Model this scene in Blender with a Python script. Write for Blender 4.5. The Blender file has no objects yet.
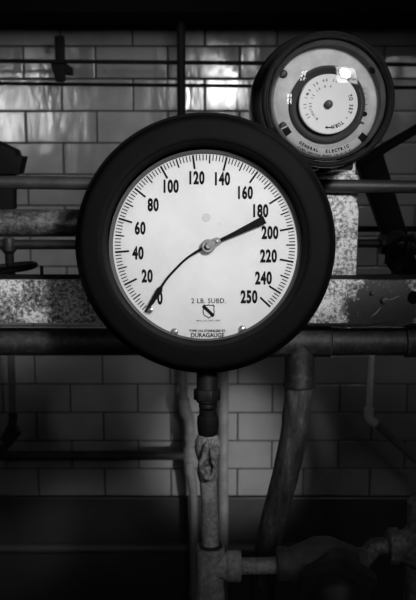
import bpy, bmesh, math, random
from mathutils import Vector, Matrix, noise
R = math.radians
scene = bpy.context.scene
COL = scene.collection
random.seed(7)

# ------------------------------------------------------------------ camera
F = 850.0
PITCH = R(10)
CAM = Vector((0, 0, 1.6))
ct, st = math.cos(PITCH), math.sin(PITCH)

def ray(x, y):
    u, v = (x - 208) / F, (300 - y) / F
    return Vector((u, ct + v * st, -st + v * ct))

def P(x, y, Y):
    """point of the vertical plane at distance Y seen at photo position x, y"""
    d = ray(x, y)
    return CAM + d * (Y / d.y)

def S(y, Y):
    """metres per photo pixel at that place"""
    return Y / ray(208, y).y / F

cam = bpy.data.cameras.new('camera')
co = bpy.data.objects.new('camera', cam)
COL.objects.link(co)
co.location = CAM
co.rotation_euler = (R(90) - PITCH, 0, 0)
cam.sensor_fit = 'VERTICAL'
cam.sensor_height = 36
cam.sensor_width = 36 * 416 / 600
cam.lens = 36 * F / 600
cam.clip_start = 0.02
cam.dof.use_dof = True
cam.dof.focus_distance = 0.85
cam.dof.aperture_fstop = 14
scene.camera = co

# ------------------------------------------------------------------ materials
def nodes(name):
    m = bpy.data.materials.new(name)
    m.use_nodes = True
    nt = m.node_tree
    b = nt.nodes['Principled BSDF']
    return m, nt, b

def g(v, a=1):
    return (v, v, v, a)

def link(nt, a, b):
    nt.links.new(a, b)

def coords(nt, scale=(1, 1, 1)):
    tc = nt.nodes.new('ShaderNodeTexCoord')
    mp = nt.nodes.new('ShaderNodeMapping')
    mp.inputs['Scale'].default_value = scale
    link(nt, tc.outputs['Object'], mp.inputs['Vector'])
    return mp.outputs['Vector']

def noise_node(nt, vec, scale, detail=4, rough=0.6):
    n = nt.nodes.new('ShaderNodeTexNoise')
    n.inputs['Scale'].default_value = scale
    n.inputs['Detail'].default_value = detail
    n.inputs['Roughness'].default_value = rough
    link(nt, vec, n.inputs['Vector'])
    return n.outputs['Fac']

def ramp(nt, fac, stops):
    r = nt.nodes.new('ShaderNodeValToRGB')
    els = r.color_ramp.elements
    while len(els) < len(stops):
        els.new(0.5)
    for e, (p, c) in zip(els, stops):
        e.position = p
        e.color = g(c) if not isinstance(c, tuple) else c
    link(nt, fac, r.inputs['Fac'])
    return r.outputs['Color']

def bump(nt, b, h, strength, dist=0.001):
    n = nt.nodes.new('ShaderNodeBump')
    n.inputs['Strength'].default_value = strength
    n.inputs['Distance'].default_value = dist
    link(nt, h, n.inputs['Height'])
    link(nt, n.outputs['Normal'], b.inputs['Normal'])

def plain(name, v, rough=0.5, metal=0.0, bscale=0, bstr=0.3, spec=0.5, vary=0.0, bdist=0.0006):
    m, nt, b = nodes(name)
    b.inputs['Base Color'].default_value = g(v)
    b.inputs['Roughness'].default_value = rough
    b.inputs['Metallic'].default_value = metal
    b.inputs['Specular IOR Level'].default_value = spec
    if bscale:
        vec = coords(nt)
        f = noise_node(nt, vec, bscale, 5)
        bump(nt, b, f, bstr, bdist)
        if vary:
            f2 = noise_node(nt, vec, bscale * 0.35, 6, 0.7)
            c = ramp(nt, f2, [(0.3, v * (1 - vary)), (0.7, v * (1 + vary))])
            link(nt, c, b.inputs['Base Color'])
    return m

def peeling(name, hi, lo, speck=420, cut=0.46, patch=None, wear=14, soft=0.10, stretch=(1, 1, 1), rough=0.55, spec=0.5):
    """pale paint worn through to dark rust in fine specks; patch = (point, radius) of an old oil stain"""
    m, nt, b = nodes(name)
    vec = coords(nt, stretch)
    f = noise_node(nt, vec, speck, 6, 0.78)
    w = noise_node(nt, vec, wear, 3, 0.5)
    mix = nt.nodes.new('ShaderNodeMath'); mix.operation = 'MULTIPLY_ADD'
    link(nt, w, mix.inputs[0]); mix.inputs[1].default_value = 0.42
    link(nt, f, mix.inputs[2])
    out = mix.outputs[0]
    if patch:
        geo = nt.nodes.new('ShaderNodeTexCoord')
        for pt, rad, sx in patch:
            sub = nt.nodes.new('ShaderNodeVectorMath'); sub.operation = 'SUBTRACT'
            link(nt, geo.outputs['Object'], sub.inputs[0]); sub.inputs[1].default_value = pt
            ml = nt.nodes.new('ShaderNodeVectorMath'); ml.operation = 'MULTIPLY'
            link(nt, sub.outputs[0], ml.inputs[0]); ml.inputs[1].default_value = (sx, 0, 1)
            ln = nt.nodes.new('ShaderNodeVectorMath'); ln.operation = 'LENGTH'
            link(nt, ml.outputs[0], ln.inputs[0])
            nn = noise_node(nt, vec, 45, 4, 0.6)
            ad = nt.nodes.new('ShaderNodeMath'); ad.operation = 'MULTIPLY_ADD'
            link(nt, nn, ad.inputs[0]); ad.inputs[1].default_value = -rad * 1.2
            link(nt, ln.outputs['Value'], ad.inputs[2])
            mr = nt.nodes.new('ShaderNodeMapRange')
            mr.inputs['From Min'].default_value = rad * 0.25
            mr.inputs['From Max'].default_value = rad * 0.6
            mr.inputs['To Min'].default_value = -0.19
            mr.inputs['To Max'].default_value = 0.0
            link(nt, ad.outputs[0], mr.inputs['Value'])
            a2 = nt.nodes.new('ShaderNodeMath'); a2.operation = 'ADD'
            link(nt, out, a2.inputs[0]); link(nt, mr.outputs[0], a2.inputs[1])
            out = a2.outputs[0]
    c = ramp(nt, out, [(cut + 0.21 - soft, lo), (cut + 0.21 + soft * 0.3, (lo + hi) * 0.42), (cut + 0.21 + soft, hi)])
    link(nt, c, b.inputs['Base Color'])
    b.inputs['Roughness'].default_value = rough
    b.inputs['Specular IOR Level'].default_value = spec
    bump(nt, b, f, 0.5, 0.0008)
    return m

def glass(name, rough=0.02, boost=1.0):
    m = bpy.data.materials.new(name)
    m.use_nodes = True
    nt = m.node_tree
    nt.nodes.clear()
    out = nt.nodes.new('ShaderNodeOutputMaterial')
    mix = nt.nodes.new('ShaderNodeMixShader')
    tr = nt.nodes.new('ShaderNodeBsdfTransparent')
    tr.inputs['Color'].default_value = g(0.97)
    gl = nt.nodes.new('ShaderNodeBsdfGlossy')
    gl.inputs['Roughness'].default_value = rough
    fr = nt.nodes.new('ShaderNodeFresnel')
    fr.inputs['IOR'].default_value = 1.5
    ml = nt.nodes.new('ShaderNodeMath'); ml.operation = 'MULTIPLY'
    ml.inputs[1].default_value = boost
    link(nt, fr.outputs[0], ml.inputs[0])
    link(nt, ml.outputs[0], mix.inputs[0])
    link(nt, tr.outputs[0], mix.inputs[1])
    link(nt, gl.outputs[0], mix.inputs[2])
    link(nt, mix.outputs[0], out.inputs['Surface'])
    return m

def emitter(name, strength):
    m = bpy.data.materials.new(name)
    m.use_nodes = True
    nt = m.node_tree
    nt.nodes.clear()
    out = nt.nodes.new('ShaderNodeOutputMaterial')
    e = nt.nodes.new('ShaderNodeEmission')
    e.inputs['Color'].default_value = g(1)
    e.inputs['Strength'].default_value = strength
    link(nt, e.outputs[0], out.inputs['Surface'])
    return m

def tile_mat():
    m, nt, b = nodes('glazed_tile')
    vec = coords(nt)
    f = noise_node(nt, vec, 6, 4, 0.6)
    c = ramp(nt, f, [(0.3, 0.25), (0.7, 0.36)])
    link(nt, c, b.inputs['Base Color'])
    b.inputs['Specular IOR Level'].default_value = 1.0
    vs = coords(nt, (38, 1, 7))
    f2 = noise_node(nt, vs, 1.0, 4, 0.6)
    rr = ramp(nt, f2, [(0.3, 0.06), (0.75, 0.24)])
    link(nt, rr, b.inputs['Roughness'])
    f3 = noise_node(nt, coords(nt, (24, 1, 9)), 1.0, 3, 0.5)
    bump(nt, b, f3, 0.35, 0.004)
    return m

def dial_mat():
    m, nt, b = nodes('dial_enamel')
    vec = coords(nt)
    f = noise_node(nt, vec, 16, 5, 0.65)
    c = ramp(nt, f, [(0.3, 0.66), (0.7, 0.80)])
    sp = noise_node(nt, vec, 170, 2, 0.4)
    c2 = ramp(nt, sp, [(0.22, 0.6), (0.27, 1.0)])
    mx = nt.nodes.new('ShaderNodeMix'); mx.data_type = 'RGBA'; mx.blend_type = 'MULTIPLY'
    mx.inputs['Factor'].default_value = 1.0
    link(nt, c, mx.inputs[6]); link(nt, c2, mx.inputs[7])
    link(nt, mx.outputs[2], b.inputs['Base Color'])
    b.inputs['Roughness'].default_value = 0.55
    return m

M = {}
M['black_paint'] = plain('black_paint', 0.0035, 0.65, 0, 160, 0.12, 0.07, 0.25)
M['ring_paint'] = plain('ring_paint', 0.07, 0.5, spec=0.3)
M['black_inner'] = plain('black_inner_paint', 0.018, 0.45)
M['dial'] = dial_mat()
M['ink'] = plain('black_ink', 0.008, 0.7, spec=0.1)
M['ink_soft'] = plain('worn_ink', 0.10, 0.6, spec=0.3)
M['pointer'] = plain('pointer_enamel', 0.007, 0.7, spec=0.1)
M['nickel'] = plain('nickel_metal', 0.45, 0.28, 1.0, 300, 0.1)
M['steel_worn'] = plain('worn_steel', 0.45, 0.3, 0.9, 200, 0.3)
M['glass'] = glass('clear_glass', 0.02)
M['dome'] = glass('dome_glass', 0.03, 1.5)
M['tile'] = tile_mat()
M['grout'] = plain('dark_grout', 0.055, 0.9, bscale=80)
M['dado'] = plain('dark_dado_glaze', 0.06, 0.35, bscale=14, bstr=0.2, vary=0.3, bdist=0.003)
M['dark_iron'] = plain('dark_iron', 0.035, 0.5, 0, 120, 0.5, 0.5, 0.5)
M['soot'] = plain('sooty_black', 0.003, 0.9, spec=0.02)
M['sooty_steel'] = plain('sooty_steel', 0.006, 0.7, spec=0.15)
M['grey_pipe'] = plain('grey_pipe_paint', 0.034, 0.5, 0, 110, 0.6, 0.5, 0.45)
M['lit_pipe'] = plain('lit_pipe_paint', 0.75, 0.5, 0, 60, 0.3, 0.4, 0.2)  # light falling on the bent pipe's upright is put into this colour
M['mid_pipe'] = plain('mid_pipe_paint', 0.16, 0.5, 0, 60, 0.3, 0.4, 0.3)
M['drain_paint'] = plain('drain_pipe_paint', 0.21, 0.55, 0, 60, 0.5, 0.4, 0.3)
M['soot_dust'] = plain('grimy_steel', 0.018, 0.8, 0, 90, 0.5, 0.1, 0.6)
M['boss'] = plain('boss_paint', 0.58, 0.5)
M['black_iron'] = plain('black_iron', 0.010, 0.5, 0, 120, 0.5, 0.3, 0.5)
M['steam_old'] = plain('steam_pipe_paint', 0.014, 0.5, 0, 140, 0.8, 0.3, 0.9)
M['pale_pipe'] = plain('pale_pipe_paint', 0.2, 0.55, 0, 60, 0.4, 0.4, 0.3)
M['riser_paint'] = peeling('chipped_riser_paint', 0.62, 0.22, 160, 0.36, wear=30, soft=0.22)
M['steam_paint'] = peeling('flecked_pipe_paint', 0.060, 0.008, 150, 0.53, wear=30, soft=0.14)
M['cock_paint'] = peeling('chipped_cock_paint', 0.42, 0.04, 190, 0.40, wear=60, soft=0.14)
M['union_paint'] = peeling('grimy_union_paint', 0.30, 0.05, 160, 0.44, wear=40, soft=0.2)
M['bonnet_iron'] = plain('bonnet_iron', 0.05, 0.28, 0, 140, 0.25, 0.8, 0.4)
M['drop_paint'] = peeling('streaked_pipe_paint', 0.24, 0.03, 110, 0.50, wear=40, soft=0.16, stretch=(1, 1, 0.25))
M['valve_iron'] = plain('valve_iron', 0.12, 0.5, 0, 140, 0.7, 0.5, 0.5)
M['pipe_chipped'] = peeling('chipped_silver_pipe_paint', 0.17, 0.012, 220, 0.52, wear=24, soft=0.12, rough=0.34, spec=0.7)
M['floor'] = plain('sooty_concrete', 0.05, 0.85, bscale=30, vary=0.4)
M['wallpaint'] = plain('sooty_plaster', 0.04, 0.85, bscale=20, vary=0.3)
M['daylight'] = emitter('daylight_pane', 13.0)
M['sky_pane'] = emitter('sky_pane', 9.0)
M['plate_metal'] = plain('brushed_face_plate', 0.33, 0.38, 0.4, 90, 0.12, 0.5, 0.25)
M['disc_white'] = plain('white_disc_enamel', 0.78, 0.5)
M['label_white'] = plain('pale_label', 0.42, 0.5)
M['meter_black'] = plain('meter_black', 0.02, 0.22, 0, 90, 0.08)
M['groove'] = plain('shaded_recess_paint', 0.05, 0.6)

# ------------------------------------------------------------------ mesh helpers
def bridge(bm, a, b, closed=True):
    n = len(a)
    for i in range(n if closed else n - 1):
        j = (i + 1) % n
        bm.faces.new((a[i], a[j], b[j], b[i]))

def lathe(bm, prof, M4=Matrix(), seg=64, cap0=True, cap1=True, jit=0.0):
    """profile of (radius, height) turned about local z"""
    rings = []
    for r, z in prof:
        rings.append([bm.verts.new(M4 @ Vector((r * math.cos(2 * math.pi * i / seg), r * math.sin(2 * math.pi * i / seg), z))) for i in range(seg)])
    for a, b in zip(rings, rings[1:]):
        bridge(bm, a, b)
    if cap0: bm.faces.new(list(reversed(rings[0])))
    if cap1: bm.faces.new(rings[-1])
    return bm

def axis_matrix(p, d, up=None):
    z = Vector(d).normalized()
    u = Vector(up) if up else (Vector((0, 0, 1)) if abs(z.z) < 0.9 else Vector((0, 1, 0)))
    x = u.cross(z).normalized()
    y = z.cross(x)
    m = Matrix((x, y, z)).transposed().to_4x4()
    m.translation = p
    return m

def catmull(pts, n=8):
    out = []
    pts = [Vector(p) for p in pts]
    for i in range(len(pts) - 1):
        p0 = pts[max(i - 1, 0)]; p1 = pts[i]; p2 = pts[i + 1]; p3 = pts[min(i + 2, len(pts) - 1)]
        for k in range(n):
            t = k / n
            out.append(0.5 * ((2 * p1) + (p2 - p0) * t + (2 * p0 - 5 * p1 + 4 * p2 - p3) * t * t + (3 * p1 - p0 - 3 * p2 + p3) * t ** 3))
    out.append(pts[-1])
    return out

def tube(bm, pts, r, seg=24, lump=0.0, sub=0, lscale=60):
    """round pipe along points; r one radius or one per point; lump = rough surface"""
    pts = [Vector(p) for p in pts]
    rs = list(r) if isinstance(r, (list, tuple)) else [r] * len(pts)
    if sub:
        q, qr = [], []
        for i in range(len(pts) - 1):
            for k in range(sub):
                t = k / sub
                q.append(pts[i].lerp(pts[i + 1], t)); qr.append(rs[i] * (1 - t) + rs[i + 1] * t)
        q.append(pts[-1]); qr.append(rs[-1])
        pts, rs = q, qr
    rings = []
    prev = None
    for i, p in enumerate(pts):
        d = (pts[min(i + 1, len(pts) - 1)] - pts[max(i - 1, 0)]).normalized()
        if prev is None:
            u = Vector((0, 0, 1)) if abs(d.z) < 0.9 else Vector((0, 1, 0))
            x = u.cross(d).normalized()
        else:
            x = (prev - d * prev.dot(d)).normalized()
        prev = x
        y = d.cross(x)
        ring = []
        for k in range(seg):
            a = 2 * math.pi * k / seg
            n = x * math.cos(a) + y * math.sin(a)
            rr = rs[i]
            if lump:
                rr += lump * (noise.noise((p + n * rr) * lscale) + 0.5 * noise.noise((p + n * rr) * lscale * 2.7))
            ring.append(bm.verts.new(p + n * rr))
        rings.append(ring)
    for a, b in zip(rings, rings[1:]):
        bridge(bm, a, b)
    bm.faces.new(list(reversed(rings[0])))
    bm.faces.new(rings[-1])
    return bm

def box(bm, lo, hi, m4=Matrix(), bev=0.0):
    x0, y0, z0 = lo; x1, y1, z1 = hi
    t = bmesh.new()
    bmesh.ops.create_cube(t, size=1, matrix=Matrix.Translation(((x0 + x1) / 2, (y0 + y1) / 2, (z0 + z1) / 2)) @ Matrix.Diagonal((x1 - x0, y1 - y0, z1 - z0, 1)))
    if bev:
        bmesh.ops.bevel(t, geom=t.edges[:], offset=bev, segments=2, affect='EDGES', profile=0.5)
    t.transform(m4)
    me = bpy.data.meshes.new('t'); t.to_mesh(me); t.free()
    bm.from_mesh(me); bpy.data.meshes.remove(me)
    return bm

def prism(bm, poly, z0, z1, m4=Matrix(), bev=0.0):
    """outline in local x, y pulled from z0 to z1"""
    t = bmesh.new()
    a = [t.verts.new((x, y, z0)) for x, y in poly]
    b = [t.verts.new((x, y, z1)) for x, y in poly]
    bridge(t, a, b)
    t.faces.new(list(reversed(a))); t.faces.new(b)
    bmesh.ops.recalc_face_normals(t, faces=t.faces[:])
    if bev:
        bmesh.ops.bevel(t, geom=t.edges[:], offset=bev, segments=2, affect='EDGES', profile=0.5)
    t.transform(m4)
    me = bpy.data.meshes.new('t'); t.to_mesh(me); t.free()
    bm.from_mesh(me); bpy.data.meshes.remove(me)
    return bm

def ngon(n, r, rot=0):
    return [(r * math.cos(2 * math.pi * i / n + rot), r * math.sin(2 * math.pi * i / n + rot)) for i in range(n)]

def world_of(o):
    m = o.matrix_basis.copy()
    while o.parent:
        o = o.parent
        m = o.matrix_basis @ m
    return m

def obj(name, bm, mat, parent=None, world=True, smooth=True, label=None, angle=35):
    """links bm as one mesh object; world: bm is in world space, else in the space of its thing"""
    if parent is not None and world:
        bm.transform(world_of(parent).inverted())
    bmesh.ops.recalc_face_normals(bm, faces=bm.faces[:])
    me = bpy.data.meshes.new(name)
    if smooth:
        for f in bm.faces: f.smooth = True
        for e in bm.edges:
            if len(e.link_faces) == 2 and e.calc_face_angle(0) > R(angle):
                e.smooth = False
    bm.to_mesh(me); bm.free()
    me.materials.append(mat)
    o = bpy.data.objects.new(name, me)
    COL.objects.link(o)
    o.parent = parent
    if label: o['label'] = label
    return o

def thing(name, label, cat, at=(0, 0, 0), m4=None, group=None):
    o = bpy.data.objects.new(name, None)
    COL.objects.link(o)
    o.empty_display_size = 0.02
    o.matrix_basis = m4 if m4 is not None else Matrix.Translation(at)
    o['label'] = label; o['category'] = cat
    if group: o['group'] = group
    return o

def single(name, bm, mat, label, cat, at, group=None, **k):
    """a thing that is one mesh, its origin at its place"""
    bm.transform(Matrix.Translation(-Vector(at)))
    o = obj(name, bm, mat, None, **k)
    o.location = at
    o['label'] = label; o['category'] = cat
    if group: o['group'] = group
    return o

def struct(name, bm, mat, parent=None, smooth=False):
    o = obj(name, bm, mat, parent, smooth=smooth)
    if parent is None: o['kind'] = 'structure'
    return o

def text_bm(s, h, wscale=1.0, bold=0.0, depth=0.0002, spacing=1.0, m4=Matrix()):
    """writing centred on the origin in local x, y with capital height h"""
    cu = bpy.data.curves.new('txt', 'FONT')
    cu.body = s
    cu.size = 1.0
    cu.align_x = 'CENTER'; cu.align_y = 'CENTER'
    cu.offset = bold
    cu.space_character = spacing
    cu.resolution_u = 4
    ob = bpy.data.objects.new('txt', cu)
    COL.objects.link(ob)
    dg = bpy.context.evaluated_depsgraph_get()
    me = bpy.data.meshes.new_from_object(ob.evaluated_get(dg))
    bpy.data.objects.remove(ob); bpy.data.curves.remove(cu)
    bm = bmesh.new(); bm.from_mesh(me); bpy.data.meshes.remove(me)
    if not bm.verts: return bm
    xs = [v.co.x for v in bm.verts]; ys = [v.co.y for v in bm.verts]
    cx, cy = (min(xs) + max(xs)) / 2, (min(ys) + max(ys)) / 2
    k = h / (max(ys) - min(ys))
    for v in bm.verts:
        v.co = Vector(((v.co.x - cx) * k * wscale, (v.co.y - cy) * k, 0))
    fs = bm.faces[:]
    for f in fs:
        f.normal_update()
        if f.normal.z < 0: f.normal_flip()
    ext = bmesh.ops.extrude_face_region(bm, geom=fs)
    bmesh.ops.translate(bm, verts=[v for v in ext['geom'] if isinstance(v, bmesh.types.BMVert)], vec=(0, 0, depth))
    bm.transform(m4)
    return bm

def add(bm, other):
    me = bpy.data.meshes.new('t'); other.to_mesh(me); other.free()
    bm.from_mesh(me); bpy.data.meshes.remove(me)
    return bm

def arc_text(s, radius, mid, step, h, wscale, bold, m4, flip=1):
    """letters laid round a circle; mid angle (deg, ccw from +x); flip=1 reads clockwise with heads outward, -1 reads anticlockwise with heads inward"""
    bm = bmesh.new()
    n = len(s)
    for i, ch in enumerate(s):
        if ch == ' ': continue
        a = mid - flip * (i - (n - 1) / 2) * step
        hh = h * (0.25 if ch in '.-·' else 1)
        lm = Matrix.Translation((radius * math.cos(R(a)), radius * math.sin(R(a)), 0)) @ Matrix.Rotation(R(a - 90 * flip), 4, 'Z')
        add(bm, text_bm(ch, hh, wscale, bold, 0.0002, 1.0, m4 @ lm))
    return bm

# ================================================================== the setting
YW = 2.4
WX, WTOP = 2.1, 3.6
zrow0 = 1.6 + 0.279
TP, TW, J = 0.08645, 0.197, 0.0045
ZD = zrow0 - 15 * TP            # top of the dark dado

bm = bmesh.new()
box(bm, (-WX, YW + 0.004, ZD), (WX, YW + 0.12, WTOP))
wall = struct('wall_back', bm, M['grout'])
wall.data.materials.append(M['tile'])
bm = bmesh.new(); bm.from_mesh(wall.data)
rt = random.Random(11)
TILT = {(1, 1): (0.003, 0.015), (1, 0): (0.010, 0.013), (0, 1): (0.0, 0.030)}
GU = [-1, -0.975, -0.7, -0.35, 0, 0.35, 0.7, 0.975, 1]
GW = [-1, -0.95, -0.4, 0.4, 0.95, 1]
row = -20
while row < 15:
    zt = zrow0 - row * TP
    off = (-0.11 if row % 2 == 0 else -0.0085)
    k = -12
    while k < 13:
        x0 = off + k * TW; x1 = x0 + TW
        k += 1
        x0 = max(x0, -WX); x1 = min(x1, WX)
        if x1 - x0 < 0.02: continue
        ax, az, bulge = rt.gauss(0, 0.008), rt.gauss(0, 0.007), rt.uniform(-0.0003, 0.0006)
        if (row, k) in TILT: ax, az = TILT[(row, k)]
        NX, NZ = 8, 5
        grid = []
        cx, cz = (x0 + x1) / 2, zt - TP / 2
        for iz in range(NZ + 1):
            line = []
            for ix in range(NX + 1):
                u, w = GU[ix], GW[iz]
                x = cx + u * ((x1 - x0) / 2 - J / 2); z = cz + w * (TP / 2 - J / 2)
                edge = 0
                y = YW - 0.001 + ax * (x - cx) + az * (z - cz) - bulge * (1 - u * u * 0.5 - w * w * 0.5) + edge
                line.append(bm.verts.new((x, y, z)))
            grid.append(line)
        for a, b in zip(grid, grid[1:]):
            for i in range(NX):
                f = bm.faces.new((a[i], a[i + 1], b[i + 1], b[i]))
                f.material_index = 1; f.smooth = True
        border = grid[0] + [l[-1] for l in grid[1:]] + grid[-1][-2::-1] + [l[0] for l in grid[-2:0:-1]]
        back = [bm.verts.new((v.co.x, YW + 0.005, v.co.z)) for v in border]
        for i in range(len(border)):
            j = (i + 1) % len(border)
            f = bm.faces.new((border[i], back[i], back[j], border[j])); f.material_index = 1
    row += 1
bm.to_mesh(wall.data); bm.free()

bm = bmesh.new()
box(bm, (-WX, YW - 0.006, 0.0), (WX, YW + 0.12, ZD - 0.003), bev=0.003)
struct('baseboard_back', bm, M['dado'])
YF = -2.9
bm = bmesh.new(); box(bm, (-WX - 0.1, YF - 0.1, -0.1), (WX + 0.1, YW + 0.12, 0)); struct('floor', bm, M['floor'])
bm = bmesh.new(); box(bm, (-WX - 0.1, YF - 0.1, WTOP), (WX + 0.1, YW + 0.12, WTOP + 0.1)); struct('ceiling', bm, M['soot'])
bm = bmesh.new(); box(bm, (-WX - 0.1, YF, 0), (-WX, YW, WTOP)); struct('wall_left', bm, M['wallpaint'])
bm = bmesh.new(); box(bm, (WX, YF, 0), (WX + 0.1, YW, WTOP)); struct('wall_right', bm, M['wallpaint'])
# overhead girder that closes the view at the top
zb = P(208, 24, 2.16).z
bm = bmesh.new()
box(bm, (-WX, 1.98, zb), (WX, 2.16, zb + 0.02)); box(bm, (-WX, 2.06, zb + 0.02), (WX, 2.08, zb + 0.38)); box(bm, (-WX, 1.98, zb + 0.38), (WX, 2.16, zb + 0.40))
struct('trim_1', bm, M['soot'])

# unseen wall behind the viewer, added to keep window light off the lower scene
bm = bmesh.new(); box(bm, (-WX, -1.15, 0), (0.3, -1.0, 1.62), bev=0.01); box(bm, (0.3, -1.15, 0), (WX, -1.0, 2.12), bev=0.01); struct('wall_light_block', bm, M['wallpaint'])
# front wall behind the camera, with two tall windows
WIN = [(-1.95, -1.44, 1.40, 2.22), (-1.0, -0.6, 2.75, 3.4), (0.85, 2.02, 2.45, 3.5)]
bm = bmesh.new()
xs = [-WX] + [v for w in WIN for v in w[:2]] + [WX]
for i in range(0, len(xs), 2):
    box(bm, (xs[i], YF - 0.1, 0), (xs[i + 1], YF, WTOP))
for x0, x1, z0, z1 in WIN:
    box(bm, (x0, YF - 0.1, 0), (x1, YF, z0)); box(bm, (x0, YF - 0.1, z1), (x1, YF, WTOP))
struct('wall_front', bm, M['wallpaint'])
for i, (x0, x1, z0, z1) in enumerate(WIN):
    bm = bmesh.new()
    for xx in (x0, (x0 + x1) / 2, x1):
        box(bm, (xx - 0.025, YF - 0.07, z0), (xx + 0.025, YF - 0.02, z1))
    for zz in (z0, z0 + (z1 - z0) / 3, z0 + (z1 - z0) * 2 / 3, z1):
        box(bm, (x0, YF - 0.065, zz - 0.02), (x1, YF - 0.025, zz + 0.02))
    w = struct('window_%d' % (i + 1), bm, M['soot'])
    bm = bmesh.new(); box(bm, (x0, YF - 0.09, z0), (x1, YF - 0.08, z1))
    obj('pane', bm, M['daylight'] if i == 0 else M['sky_pane'], w, smooth=False)

# ================================================================== the large pressure gauge
YG = 0.85
away = ray(203, 275).normalized()
nrm = -away
gx = Vector((0, 0, 1)).cross(nrm).normalized()
gy = nrm.cross(gx)
GM = Matrix((gx, gy, nrm)).transposed().to_4x4()
GM.translation = P(205, 245, YG)
GI = GM.inverted()

def D(x, y, z=0.0):
    """photo position on the plane z of the gauge -> gauge local point"""
    d = ray(x, y)
    o = GI @ CAM; dd = GI.to_3x3() @ d
    t = (z - o.z) / dd.z
    return o + dd * t

gauge = thing('pressure_gauge', 'large round pressure gauge with broad black rim and white numbered dial', 'gauge', m4=GM)
OFF = Matrix.Translation((0.0005, 0.0016, 0))
bm = bmesh.new()
prof = [(0.020, -0.052), (0.112, -0.052), (0.116, -0.048), (0.117, -0.016), (0.1275, -0.014), (0.1300, -0.011), (0.1305, 0.000), (0.1300, 0.0050), (0.1288, 0.0068), (0.118, 0.0068)]
lathe(bm, prof, OFF, seg=128, cap1=False)
obj('case', bm, M['black_paint'], gauge, world=False)
bm = bmesh.new()
prof = [(0.0968, 0.0030), (0.0980, 0.009), (0.1000, 0.0190), (0.1006, 0.0222), (0.1018, 0.0238), (0.1040, 0.0244), (0.1060, 0.0243), (0.1180, 0.0232), (0.1212, 0.0226), (0.1226, 0.0214),
        (0.1236, 0.0192), (0.1264, 0.0115), (0.1280, 0.0085), (0.1284, 0.0070), (0.110, 0.0068), (0.0968, 0.0030)]
lathe(bm, prof, Matrix.Translation((0.0003, 0.0006, 0)), seg=128, cap0=False, cap1=False)
bmesh.ops.remove_doubles(bm, verts=bm.verts[:], dist=1e-6)
obj('bezel', bm, M['black_paint'], gauge, world=False)
bm = bmesh.new()
lathe(bm, [(0.0926, 0.0003), (0.0930, 0.0020), (0.0942, 0.0026), (0.0964, 0.0030), (0.0970, 0.0002), (0.0926, 0.0003)], Matrix.Translation((0.0003, -0.0016, 0)), seg=128, cap0=False, cap1=False)
bmesh.ops.remove_doubles(bm, verts=bm.verts[:], dist=1e-6)
obj('retaining_ring', bm, M['ring_paint'], gauge, world=False, label='grey ring round the dial edge')
bm = bmesh.new()
lathe(bm, [(0.0955, -0.002), (0.0955, 0.0)], Matrix.Translation((0.0003, -0.0010, 0)), seg=128)
dial = obj('dial', bm, M['dial'], gauge, world=False, angle=20, label='white enamel dial with black figures')
# scale: one line every 2 lb
bm = bmesh.new()
A0, SPAN = 42.0, 271.5
def tick(val, r0, r1, w):
    a = R(-90 - A0 - SPAN * val / 250)
    c, s = math.cos(a), math.sin(a)
    m4 = Matrix(((c, -s, 0, 0), (s, c, 0, 0), (0, 0, 1, 0), (0, 0, 0, 1)))
    box(bm, (r0, -w / 2, 0.0001), (r1, w / 2, 0.0004), m4)
for v in range(0, 251, 2):
    if v % 20 == 0 or v == 250: tick(v, 0.0765, 0.0905, 0.0020)
    elif v % 10 == 0: tick(v, 0.0815, 0.0905, 0.0014)
    else: tick(v, 0.0845, 0.0905, 0.0010)
obj('scale_marks', bm, M['ink'], dial, world=False, smooth=False)
NUM = {0: (160, 298), 20: (147.2, 276), 40: (138, 253), 60: (140.2, 228), 80: (153.2, 204.8), 100: (171.2, 186.3), 120: (197, 177.8), 140: (222.6, 178.8), 160: (245.5, 192.5),
       180: (260.8, 210.8), 200: (270, 232.6), 220: (268.5, 256), 240: (263.5, 278), 250: (249, 296.8)}
for v, (px, py) in NUM.items():
    p = D(px, py)
    b = text_bm(str(v), 0.0136, 0.60, 0.045, 0.0003, 1.12, Matrix.Translation((p.x, p.y, 0.0001)))
    obj('numeral', b, M['ink'], dial, world=False, smooth=False)
def dial_text(s, px, py, h, w, bold, mat, sp=1.0):
    p = D(px, py)
    obj('lettering', text_bm(s, h, w, bold, 0.0002, sp, Matrix.Translation((p.x, p.y, 0.0001))), mat, dial, world=False, smooth=False)
dial_text('2 LB. SUBD.', 208.6, 300.8, 0.0050, 0.92, 0.012, M['ink'], 1.1)
dial_text('REG. U.S. PAT. OFF.', 208.5, 320.6, 0.0015, 1.35, 0.02, M['ink_soft'], 1.05)
dial_text('TYPE 316 STAINLESS ST.', 207.5, 330.8, 0.0027, 1.05, 0.04, M['ink'], 1.0)
dial_text('DURAGAUGE', 207.6, 335.2, 0.0044, 0.95, 0.03, M['ink'], 1.02)
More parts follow.
